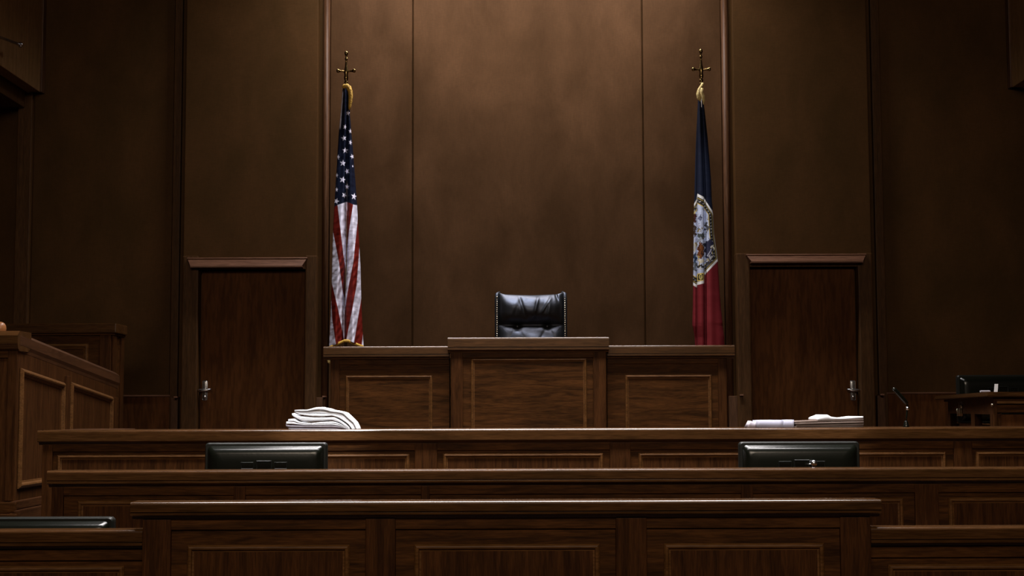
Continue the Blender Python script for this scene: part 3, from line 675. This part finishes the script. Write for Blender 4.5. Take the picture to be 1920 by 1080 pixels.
# ================================================================== FLAGS
def flag_mesh(name, d0, ys, xl, xr, ybot, depthf, paint, parent, nf=120, nb=24, rows=430, mat=None):
    """closed draped tube: front half is shaped by depthf(s, px, py); colours are the printed cloth pattern"""
    y0 = ys[0]
    tt = np.linspace(0, 1, rows)
    s = -np.cos(np.linspace(0, PI, nf)) * .55 + np.linspace(-1, 1, nf) * .45
    sb = np.linspace(1, -1, nb + 2)[1:-1]
    sa = np.concatenate([s, sb])
    T, Sg = np.meshgrid(tt, sa, indexing='ij')
    # bottom y varies with s
    YB = ybot(Sg); Y = y0 + T * (YB - y0)
    XL_ = np.interp(Y, ys, xl); XR_ = np.interp(Y, ys, xr)
    Xp = (XL_ + XR_) / 2 + (XR_ - XL_) / 2 * Sg
    half = (XR_ - XL_) / 2 / F * d0
    rnd = np.sqrt(np.clip(1 - Sg ** 2, 0, 1))
    front = np.arange(len(sa))[None, :] < nf
    D = np.where(front, d0 - rnd * half * .8 - depthf(Sg, Xp, Y) * rnd ** .6, d0 + rnd * half * .8)
    V = Pn(Xp, Y, D).reshape(-1, 3)
    colr = paint(Xp, Y, Sg).reshape(-1, 3)
    nc = len(sa); idx = np.arange(rows * nc).reshape(rows, nc)
    a = idx[:-1, :]; b = np.roll(idx, -1, 1)[:-1, :]; c = np.roll(idx, -1, 1)[1:, :]; d_ = idx[1:, :]
    Fc = np.stack([a, b, c, d_], -1).reshape(-1, 4)
    me = bpy.data.meshes.new(name); me.from_pydata(V.tolist(), [], Fc.tolist()); me.update()
    at = me.color_attributes.new('print', 'FLOAT_COLOR', 'POINT')
    cc = np.concatenate([colr, np.ones((len(colr), 1))], 1).astype(np.float32); at.data.foreach_set('color', cc.ravel())
    return link(name, me, mat, parent, True)
def cloth_mat(name, bmp=.32):
    m, nt, b = nmat(name); at = nt.nodes.new('ShaderNodeVertexColor'); at.layer_name = 'print'
    nt.links.new(at.outputs['Color'], b.inputs['Base Color']); b.inputs['Roughness'].default_value = 0.5
    b.inputs['Specular IOR Level'].default_value = .10
    tc = nt.nodes.new('ShaderNodeTexCoord'); mp = nt.nodes.new('ShaderNodeMapping'); mp.inputs['Rotation'].default_value = (0, .45, 0); mp.inputs['Scale'].default_value = (4, 4, 16)
    n = nt.nodes.new('ShaderNodeTexNoise'); n.inputs['Scale'].default_value = 1.2; n.inputs['Detail'].default_value = 1.5
    nt.links.new(tc.outputs['Object'], mp.inputs['Vector']); nt.links.new(mp.outputs[0], n.inputs['Vector'])
    bp = nt.nodes.new('ShaderNodeBump'); bp.inputs['Strength'].default_value = bmp; bp.inputs['Distance'].default_value = .02
    nt.links.new(n.outputs['Fac'], bp.inputs['Height']); nt.links.new(bp.outputs[0], b.inputs['Normal'])
    return m
M['cloth'] = cloth_mat('flag_cloth'); M['satin'] = cloth_mat('satin_flag_cloth', .12)
WHITE = np.array((.70, .67, .80)); RED = np.array((.145, .012, .008)); NAVY = np.array((.0065, .009, .022)); NAVY2 = np.array((.009, .0115, .024))
CRIM = np.array((.155, .016, .020))
def ss(e0, e1, x): t = np.clip((x - e0) / (e1 - e0), 0, 1); return t * t * (3 - 2 * t)
def lerp3(a, b, m): return a * (1 - m[..., None]) + b * m[..., None]
def star_mask(Xp, Y, cx, cy, r, rot, sx=1.0):
    x = (Xp - cx) / sx; y = -(Y - cy); R = np.hypot(x, y); A = np.arctan2(x, y) - rot
    k = 2 * PI / 5; A = np.abs((A + k / 2) % k - k / 2)
    # edge from tip (r,0) to inner (r*.4, k/2)
    ri = r * .40; x1, y1 = r, 0.0; x2, y2 = ri * math.cos(k / 2), ri * math.sin(k / 2)
    px, py = R * np.cos(A), R * np.sin(A)
    nx, ny = (y2 - y1), -(x2 - x1); nl = math.hypot(nx, ny)
    dist = ((px - x1) * nx + (py - y1) * ny) / nl
    if (0 - x1) * nx + (0 - y1) * ny > 0: dist = -dist
    return ss(.35, -.35, dist)
# measured outline of each flag in the photo's frame
usy = [160, 172, 190, 213, 230, 250, 282, 310, 340, 383, 430, 500, 560, 620, 655]
usl = [644, 641.5, 640.5, 638.5, 637, 635, 633, 631.5, 629.5, 627, 624.5, 622.5, 621, 618.5, 616.5]
usr = [655, 657, 657.5, 656, 657.5, 659, 662, 664, 666.5, 669.5, 672, 676, 677.5, 680, 682.5]
FOLD_Y = [160, 382, 495, 561, 640, 700]; FOLD_X = [650, 650.5, 649.8, 645.6, 645, 645]
LB = [([382, 390, 486, 520, 700], [632.5, 633.5, 645, 651, 660]),
      ([382, 434, 492, 546, 561, 620], [620, 624.5, 635.5, 642.5, 646, 653]),
      ([500, 530, 580, 628, 660], [614, 622, 634, 643.5, 650]),
      ([500, 550, 599, 639, 660], [617, 620.5, 623, 628.7, 632])]
RB = [([382, 432, 470, 486, 520], [662.3, 654.5, 650.5, 649, 644]),
      ([382, 420, 492, 549, 599, 640], [673, 670, 662.3, 651.3, 644.5, 638]),
      ([430, 464, 536, 587, 635, 655], [678, 674, 668.6, 659.2, 649.8, 646]),
      ([530, 561, 612, 641, 655], [680, 677.2, 668.6, 664, 662]),
      ([600, 621, 649, 660], [684, 681.2, 678, 676])]
STARS = [(652.5, 212, 5, .2, .8), (646.7, 238, 5, .3, .8), (656.8, 246, 4.8, 0, .75), (645, 259, 5.4, -.2, 1), (657, 267, 4.8, .3, .75), (647.3, 282, 5.8, 0, 1),
         (634, 294.5, 5, .3, .7), (660.5, 293.5, 5, -.3, .8), (643, 305.8, 6.2, .1, 1), (650.8, 321, 5.6, -.35, .85), (661.5, 311.5, 2.5, 0, .6), (631.5, 328.5, 4.4, .2, .65),
         (642.7, 337, 6.4, .25, 1.05), (651, 350, 5.4, .1, .8), (631.3, 355.5, 4.6, .1, .6), (645.5, 366, 5.8, .5, .9), (663.8, 368.5, 6.6, .2, .85), (630.8, 377, 5.8, .35, .9)]
def us_paint(Xp, Y, Sg):
    fx = np.interp(Y, FOLD_Y, FOLD_X)
    left = Xp < fx
    # stripes: parity by counting boundaries crossed away from the fold
    wl = np.ones_like(Xp)
    for k_, (by, bx) in enumerate(LB):
        b = np.interp(Y, by, bx, left=-99 if k_ in (2, 3) else bx[0]); m_ = ss(.35, -.35, Xp - b)
        wl = wl * (1 - m_) + (0.0 if k_ % 2 == 0 else 1.0) * m_
    wr = np.zeros_like(Xp)
    for k_, (by, bx) in enumerate(RB):
        b = np.interp(Y, by, bx); m_ = ss(-.35, .35, Xp - b)
        wr = wr * (1 - m_) + (1.0 if k_ % 2 == 0 else 0.0) * m_
    wm = np.where(left, wl, wr)
    st = lerp3(np.broadcast_to(RED, Xp.shape + (3,)), np.broadcast_to(WHITE, Xp.shape + (3,)), wm)
    star = np.zeros_like(Xp)
    for cx, cy, r, rot, sx in STARS: star = np.maximum(star, star_mask(Xp, Y, cx, cy, r, rot, sx))
    # a turned-back sliver of white cloth on the upper left edge
    sl = ss(-.70, -.80, Sg) * ss(168, 176, Y) * ss(244, 236, Y)
    can = lerp3(np.broadcast_to(NAVY, Xp.shape + (3,)), np.broadcast_to(WHITE * 1.15, Xp.shape + (3,)), np.maximum(star, sl * .8))
    cy_ = np.interp(Xp, [626, 632, 649, 653, 662, 670], [389, 384.5, 379, 379.5, 383.5, 385])
    out = lerp3(can, st, ss(-.4, .4, Y - cy_))
    # printed pattern only on the front; the hidden back simply continues red and navy
    return out
def us_depth(S_, Xp, Y):
    fx = np.interp(Y, FOLD_Y, FOLD_X)
    w_ = (Xp - fx)
    amp = .024 + .060 * ss(200, 640, Y)
    v = -amp * 1.5 * np.exp(-(w_ / 2.6) ** 2) + amp * np.exp(-((w_ + 12 * ss(150, 600, Y) + 4) / 6) ** 2) + amp * np.exp(-((w_ - 12 * ss(150, 600, Y) - 5) / 7) ** 2)
    up = ss(400, 340, Y)
    v += up * (.012 * np.cos((Xp - 646 + (Y - 300) * .02) * .52))
    v += .0022 * np.sin(Y * .30 - np.abs(w_) * .55 * np.sign(w_) * -1 + 2 * np.sin(Y * .05)) * ss(380, 430, Y) * ss(1, 6, np.abs(w_))
    return v
def finial(parent, x, ytop, yarm, ybase, d, s=1.0):
    """turned brass cross-shaped spear: lathe spindle with two flared arms"""
    base = P(x, ybase, d); h = Z(ytop, d, x) - base.z
    arm = (Z(yarm, d, x) - base.z)
    u = 1 / F * d
    prof = [(2.4, 0), (3.4, .03), (3.4, .06), (2.2, .08), (3.8, .11), (3.8, .15), (2.6, .17), (4.2, .22), (4.6, .28), (3.8, .33), (4.6, .40), (4.4, .46), (2.8, .56), (2.0, .68), (1.8, .74), (3.0, .76), (3.0, .79), (1.6, .81), (1.9, .85), (3.6, .90), (3.9, .93), (3.0, .97), (1.2, .99), (0, 1.0)]
    bm = new_bm(); lathe(bm, [(r * u * .95 * s, f_ * h) for r, f_ in prof], base, seg=18)
    f = obj('finial', bm, M['brass'], parent, True)
    for sg in (-1, 1):
        bm = new_bm()
        lathe(bm, [(r * u, l * u) for r, l in ((2.6, 1.5), (1.9, 5), (1.7, 9), (2.3, 12), (3.4, 14.2), (3.9, 16), (3.0, 18), (0, 18.6))], (base.x, base.y, base.z + arm), (sg, -.15, .05), 14)
        obj('cross_arm', bm, M['brass'], f, True)
    return f
def flag_stand(name, x, d, label, ytop, yarm, ybase):
    b = P(x, 700, d)
    t = thing(name, (b.x, b.y, 1.0), label, 'flag', 'flags behind the judge bench')
    top = P(x, ybase, d)
    bm = new_bm(); tube(bm, [(b.x, d, 1.03), (top.x, d, top.z + .01)], .011, 12); obj('pole', bm, M['pole'], t, True)
    bm = new_bm(); lathe(bm, [(.16, 0), (.16, .02), (.14, .035), (.05, .05), (.03, .10), (.02, .12), (0, .12)], (b.x, b.y, 1.0)); obj('floor_base', bm, M['brass'], t, True)
    finial(t, x, ytop, yarm, ybase, d)
    return t
dF = 12.0
t = flag_stand('flag', 649, dF, 'red white and blue striped flag with white stars on a pole', 95, 134, 164)
def us_bot(s): return np.where(s < .1, np.interp(s, [-1, -.12, .1], [651, 638, 638]), np.interp(s, [.1, 1], [638, 650]))
fl = flag_mesh('flag_cloth', dF, usy, usl, usr, us_bot, us_depth, us_paint, t, mat=M['cloth'])
# gold fringe: along the bottom hem and a rope hanging at the top
bm = new_bm()
fr = []
for i in range(61):
    s_ = -1 + 2 * i / 60
    y_ = float(us_bot(np.array([s_]))[0]); x_ = 649.6 + 32.4 * s_; zz = .6 * (i % 2)
    dd = dF - math.sqrt(max(0, 1 - s_ * s_)) * .14 - .012
    fr.append([bm.verts.new(P(x_, y_ - 1.8, dd)), bm.verts.new(P(x_, y_ + 1.0, dd - .006)), bm.verts.new(P(x_, y_ + 3.4 + zz, dd)), bm.verts.new(P(x_, y_ + 3.4 + zz, dd + .006)), bm.verts.new(P(x_, y_ - 1.8, dd + .006))])
for a, b in zip(fr, fr[1:]):
    for q in range(5): bm.faces.new((a[q], b[q], b[(q + 1) % 5], a[(q + 1) % 5]))
bm.faces.new(fr[0]); bm.faces.new(fr[-1])
obj('fringe', bm, M['gold'], fl, True)
bm = new_bm()
path = [(643.5, 165), (646, 161.5), (650, 161), (654, 164), (656.5, 171), (657.5, 180), (656.8, 190), (655.8, 199), (655, 206)]
tube(bm, [P(x, y, dF - .09) for x, y in path], [.013, .018, .020, .021, .019, .018, .015, .012, .006], 12)
obj('gold_rope', bm, M['gold'], fl, True)
bm = new_bm(); p = P(615.5, 668, dF); tube(bm, [P(617.5, 656, dF - .02), p, P(616, 674, dF), P(617, 679, dF), P(618, 682, dF)], [.004, .008, .014, .012, .004], 10); obj('tassel', bm, M['gold_pale'], fl, True)

# --- the navy and crimson flag with a seal
ry = [180, 190, 200, 230, 260, 300, 340, 371, 400, 440, 490, 540, 580, 605, 611, 632, 700]
rl = [1310, 1308.5, 1308, 1306.5, 1305, 1303.5, 1302.5, 1301.8, 1301, 1300.6, 1300, 1299.4, 1298.8, 1298, 1298.2, 1302.5, 1305]
rr = [1316, 1319, 1320.5, 1324, 1327, 1330.5, 1333.5, 1334.5, 1337, 1339, 1346, 1349, 1352, 1355, 1355, 1358, 1361]
C1 = lambda Y: np.interp(Y, [180, 372, 640], [1309.5, 1306.5, 1306.5])
C2 = lambda Y: np.interp(Y, [180, 372, 640], [1314, 1320.6, 1321.5])
rng = np.random.RandomState(3)
blobs = [(rng.uniform(1301, 1338), rng.uniform(392, 485), rng.uniform(.5, 1.9), rng.uniform(.9, 4.2), rng.uniform(-.6, .6), rng.randint(0, 5)) for _ in range(85)]
def rd_paint(Xp, Y, Sg):
    sh = Xp.shape + (3,); B = lambda c: np.broadcast_to(np.array(c, float), sh)
    top = np.interp(Xp, [1298, 1301.5, 1306, 1307.6, 1320, 1321, 1335.5, 1337, 1340], [388, 382, 374, 363, 369.5, 373, 395, 402, 408])
    bot = np.interp(Xp, [1298, 1300, 1306, 1306.5, 1320.5, 1321.5, 1345.5, 1350], [534, 535, 539, 534.5, 531, 515, 490, 484])
    u = Y - top; v = bot - Y
    out = lerp3(B(NAVY2), B(CRIM), ss(-.5, .5, -v))
    m_ = ss(-.4, .4, u) * ss(-.4, .4, v)
    # distances across the ring, which hugs the outline
    edge = np.minimum(np.minimum(u, v), (np.interp(Y, ry, rr) + 1.5 - Xp) * 1.6 + 2.2)
    WH = B((.70, .68, .66)); BK = B((.020, .018, .018)); GD = B((.52, .38, .10)); CT = B((.42, .46, .60))
    c = WH
    c = lerp3(c, BK, ss(5.2, 5.9, edge)); c = lerp3(c, GD * .8, ss(7.2, 7.6, edge) * (1 - ss(8.4, 8.9, edge)))
    # lettering-like strokes within the dark ring
    ph = Y * 1.05 + Xp * .45 + .6 * np.sin(Y * .9)
    dash = ss(.15, .5, np.sin(ph)) * ss(10.6, 11.2, edge) * (1 - ss(14.4, 15.0, edge)) * (1 - .8 * ss(.2, .5, np.cos(ph * 2.3 + edge)))
    c = lerp3(c, WH * .8, dash * .7)
    c = lerp3(c, GD, ss(17.0, 17.6, edge)); c = lerp3(c, CT, ss(18.8, 19.4, edge))
    inner = ss(19.0, 20.0, edge)
    WX = Xp + 1.3 * np.sin(Y * .55 + Xp * .3) + .7 * np.sin(Y * 1.3 - Xp * .8); WY = Y + 1.6 * np.sin(Xp * .7 + Y * .25) + .8 * np.sin(Xp * 1.5 + Y * .9)
    cols = [(.03, .035, .06), (.24, .26, .34), (.05, .045, .045), (.34, .33, .42), (.20, .15, .06)]
    for bx, by, rx_, ry_, an, k_ in blobs:
        dx = WX - bx; dy = WY - by; ex = dx * math.cos(an) + dy * math.sin(an); ey = -dx * math.sin(an) + dy * math.cos(an)
        c = lerp3(c, B(cols[k_]), inner * ss(1.25, .75, np.hypot(ex / rx_, ey / ry_)))
    def ell(c, x, y, a, b, col, rot=0, warp=1.0):
        dx = Xp + (WX - Xp) * warp - x; dy = Y + (WY - Y) * warp - y; ex = dx * math.cos(rot) + dy * math.sin(rot); ey = -dx * math.sin(rot) + dy * math.cos(rot)
        return lerp3(c, B(col), ss(1.08, .92, np.hypot(ex / a, ey / b)) * ss(7.5, 9.5, edge))
    c = ell(c, 1314, 441, 6.5, 4, (.05, .055, .05)); c = ell(c, 1311, 449, 4, 4.5, (.20, .22, .26)); c = ell(c, 1317, 446, 3, 2, (.03, .03, .03))
    c = ell(c, 1325, 424, 3, 8, (.06, .06, .07), -.4); c = ell(c, 1328.5, 428, 1.8, 4, (.10, .09, .08)); c = ell(c, 1312, 410, 2.2, 3.2, (.12, .13, .2), .6)
    c = ell(c, 1302.5, 408, 3.2, 9, (.05, .015, .012)); c = ell(c, 1302.5, 432, 2.6, 12, (.045, .03, .025)); c = ell(c, 1303, 398, 3, 4, (.45, .36, .16)); c = ell(c, 1303, 464, 2.4, 8, (.40, .37, .30)); c = ell(c, 1303, 484, 3.2, 9, (.02, .04, .08)); c = ell(c, 1303, 500, 3.2, 9, (.10, .11, .12))
    c = ell(c, 1314, 470, 5.8, 15, (.14, .045, .014)); c = ell(c, 1311, 464, 2, 6, (.06, .02, .01)); c = ell(c, 1316.5, 476, 1.6, 6, (.05, .018, .01))
    c = ell(c, 1310, 488, 1.2, 13, (.36, .24, .05), -.2); c = ell(c, 1315, 490, 4.6, 4.5, (.55, .50, .38)); c = ell(c, 1313, 499, 7, 2.6, (.03, .028, .025)); c = ell(c, 1312, 504, 5, 1.8, (.45, .43, .38))
    c = ell(c, 1328, 470, 7, 20, (.022, .022, .045), -.1); c = ell(c, 1333, 456, 9, 6, (.022, .022, .045)); c = ell(c, 1336.5, 463, 4, 2.2, (.50, .47, .42), .7); c = ell(c, 1330, 474, 1.6, 7, (.28, .27, .33), .4)
    c = ell(c, 1333, 482, 5, 3, (.30, .29, .30), -.5); c = ell(c, 1326, 488, 5, 2, (.24, .20, .12)); c = ell(c, 1329, 493, 6, 2, (.04, .035, .04), -.4)
    # gold cartouche at the foot
    bx = np.maximum(np.abs(Xp - 1313.5) / 6.0, np.abs(Y - 519.5 + (Xp - 1313) * .12) / 7.2)
    c = lerp3(c, GD * 1.2, ss(1.05, .98, bx)); c = lerp3(c, BK, ss(.82, .75, bx)); c = ell(c, 1314, 519, 3.2, 5, (.62, .48, .15), 0, 0); c = ell(c, 1314, 519, 1.8, 3.3, (.02, .02, .02), 0, 0); c = ell(c, 1314.5, 519.5, .8, 1.6, (.6, .5, .2), 0, 0)
    return lerp3(out, c, m_)
def rd_depth(S_, Xp, Y):
    a = .014 + .040 * ss(190, 560, Y)
    c1, c2 = C1(Y), C2(Y); wd = np.maximum(c2 - c1, 3)
    v = a * (.6 * np.exp(-((Xp - (c1 + c2) / 2) / (wd * .42)) ** 2) + 1.1 * np.exp(-((Xp - c2 - wd * .9) / (wd * .55)) ** 2))
    v -= a * 1.1 * np.exp(-((Xp - c2 - 1) / 2.0) ** 2) + a * .9 * np.exp(-((Xp - c1 + .5) / 1.6) ** 2)
    v += a * .35 * np.cos((Xp - c2) / np.maximum(wd, 4) * 3.2) * ss(0, 4, Xp - c2)
    return v
t = flag_stand('flag', 1315, dF, 'navy and crimson flag with a round seal hanging on a pole at the right', 91, 131, 160)
fl2 = flag_mesh('flag_cloth', dF, ry, rl, rr, lambda s: np.full_like(s, 700.0), rd_depth, rd_paint, t, mat=M['satin'], rows=820, nf=240)
bm = new_bm()
path = [(1318, 156), (1315, 162), (1311.5, 168), (1310, 176), (1311, 184), (1313, 190)]
tube(bm, [P(x, y, dF - .05) for x, y in path], [.012, .013, .016, .020, .018, .006], 12)
path = [(1316, 165), (1315, 173), (1317.5, 181), (1319.5, 189), (1319, 196)]
tube(bm, [P(x, y, dF - .06) for x, y in path], [.010, .015, .017, .012, .004], 12)
obj('gold_cord', bm, M['gold_pale'], fl2, True)

# ================================================================== JUDGE CHAIR
dH = 11.75
ch = thing('judge_chair', (X(995, dH), dH + .25, 1.0), 'black tufted leather chair back with nailhead edges behind the bench', 'chair')
xa, xb_ = X(933, dH, 600), X(1058, dH, 600); W = xb_ - xa; cxh = (xa + xb_) / 2; zt = Z(553, dH, 995)
HH = .80
seamz = Z(609.5, dH, 995); sd = zt - seamz
btn = [(X(970, dH, 613), seamz - .012), (X(1026, dH, 613), seamz - .012)]
def chair_depth(s, dz, x, z):
    """cushion bulge towards the room"""
    if dz < sd: g = .105 * (math.sin(PI * min(1, (dz + .012) / (sd + .012))) ** .62)
    else: g = .085 * (math.sin(PI * min(1, (dz - sd) / (HH - sd))) ** .5 if dz < HH else 0)
    g *= (1 - abs(s) ** 7)
    # creases fanning up from the centre and buttons
    for cx_, z0, ang, L, a, wd in ((cxh + .015, seamz + .03, .22, .22, .012, .012), (cxh - .03, seamz + .02, -.30, .24, -.010, .014), (cxh + .07, seamz + .07, .55, .16, .011, .012), (cxh + .13, seamz + .04, .15, .20, .008, .016),
                                   (cxh - .15, seamz + .02, .35, .2, -.006, .02), (btn[0][0], seamz - .01, .6, -.14, -.004, .014), (btn[0][0], seamz - .01, -.5, -.14, -.004, .014),
                                   (btn[1][0], seamz - .01, .5, -.14, -.004, .014), (btn[1][0], seamz - .01, -.6, -.14, -.004, .014), (cxh + .22, zt - .08, -.25, .12, -.016, .010)):
        t_ = (z - z0) / L
        if 0 < t_ < 1:
            cc = cx_ + math.tan(ang) * (z - z0)
            g += a * math.sin(PI * t_) * math.exp(-((x - cc) / wd) ** 2)
    for bx_, bz_ in btn: g -= .022 * math.exp(-(((x - bx_) / .026) ** 2 + ((z - bz_) / .024) ** 2))
    g += .0035 * math.sin(x * 31 + z * 17) * math.sin(z * 41 - x * 13)
    return g
nx_, nz_ = 110, 120
V = []; 
for j in range(nz_ + 1):
    dz0 = HH * (j / nz_)
    for i in range(nx_ + 1):
        s_ = -1 + 2 * i / nx_
        x = cxh + s_ * W / 2
        lift = .018 * max(0, (abs(s_) - .72) / .28) ** 1.5 * max(0, 1 - dz0 / .15) - .004 * math.cos(s_ * 3) * max(0, 1 - dz0 / .2)
        z = zt - dz0 + lift
        V.append((x, dH - chair_depth(s_, dz0, x, zt - dz0), z))
bm = new_bm(); vv = [bm.verts.new(v) for v in V]; n1 = nx_ + 1
for j in range(nz_):
    for i in range(nx_): bm.faces.new((vv[j * n1 + i], vv[j * n1 + i + 1], vv[(j + 1) * n1 + i + 1], vv[(j + 1) * n1 + i]))
# close the cushion at the back
bd = [vv[i] for i in range(n1)] + [vv[j * n1 + nx_] for j in range(1, nz_ + 1)] + [vv[nz_ * n1 + i] for i in range(nx_ - 1, -1, -1)] + [vv[j * n1] for j in range(nz_ - 1, 0, -1)]
bk = [bm.verts.new((v.co.x, dH + .04, v.co.z)) for v in bd]
for i in range(len(bd)): bm.faces.new((bd[i], bd[(i + 1) % len(bd)], bk[(i + 1) % len(bk)], bk[i]))
bm.faces.new(bk)
back = obj('backrest', bm, M['leather'], ch, True)
# outer shell with rolled side edges
bm = new_bm(); sh = []
for s_ in (-1, 1):
    x = cxh + s_ * (W / 2 + .006)
    pts = [(x, dH - .0, zt - HH), (x, dH - .02, zt - .35), (x, dH - .025, zt - .05), (x - s_ * .004, dH - .015, zt + .004), (x - s_ * .02, dH + .01, zt + .018)]
    tube(bm, pts, [.016, .016, .017, .019, .014], 12)
obj('side_roll', bm, M['leather'], back, True)
mk('back_shell', M['leather'], ch, (xa - .008, xb_ + .008, dH + .03, dH + .09, zt - HH, zt + .0), bev=.02, seg=3)
for (bx_, bz_) in btn:
    bm = new_bm(); sphere(bm, (bx_, dH - .012, bz_), .013, (1, .6, 1), 12, 8); obj('button', bm, M['leather'], back, True)
bm = new_bm(); x0n = cxh - (W / 2 + .004); z0n = zt - .02
sphere(bm, (x0n, dH - .0425, z0n), .0062, (1, .6, 1), 8, 6); n0 = obj('nailhead', bm, M['nail'], back, True)
npitch = .0172
for s_ in (-1, 1):
    for q in range(24):
        if s_ == -1 and q == 0: continue
        c = n0.copy(); COL.objects.link(c); c.parent = back
        c.location = n0.location + Vector(((W + .008) if s_ == 1 else 0, 0 if q > 2 else .003 * (3 - q), -q * npitch + .001 * math.sin(q * 2.1)))
mk('seat', M['leather'], ch, (xa - .01, xb_ + .01, dH - .50, dH + .02, 1.42, 1.54), bev=.035, seg=3)
for s_ in (-1, 1):
    mk('armrest', M['leather'], ch, (cxh + s_ * .30 - .035, cxh + s_ * .30 + .035, dH - .40, dH, 1.64, 1.70), (cxh + s_ * .30 - .02, cxh + s_ * .30 + .02, dH - .25, dH - .15, 1.46, 1.65), bev=.012)
bm = new_bm(); lathe(bm, [(.03, 0), (.03, .42), (0, .42)], (cxh, dH - .2, 1.02)); obj('column', bm, M['chrome'], ch, True)
bm = new_bm()
for q in range(5):
    a = q * 2 * PI / 5; tube(bm, [(cxh, dH - .2, 1.08), (cxh + .28 * math.cos(a), dH - .2 + .28 * math.sin(a), 1.03)], [.025, .014], 8)
    sphere(bm, (cxh + .28 * math.cos(a), dH - .2 + .28 * math.sin(a), 1.024), .024, u=10, v=8)
obj('wheel_base', bm, M['plastic'], ch, True)

for o in bpy.data.objects:
    if '_o' in o.keys(): del o['_o']
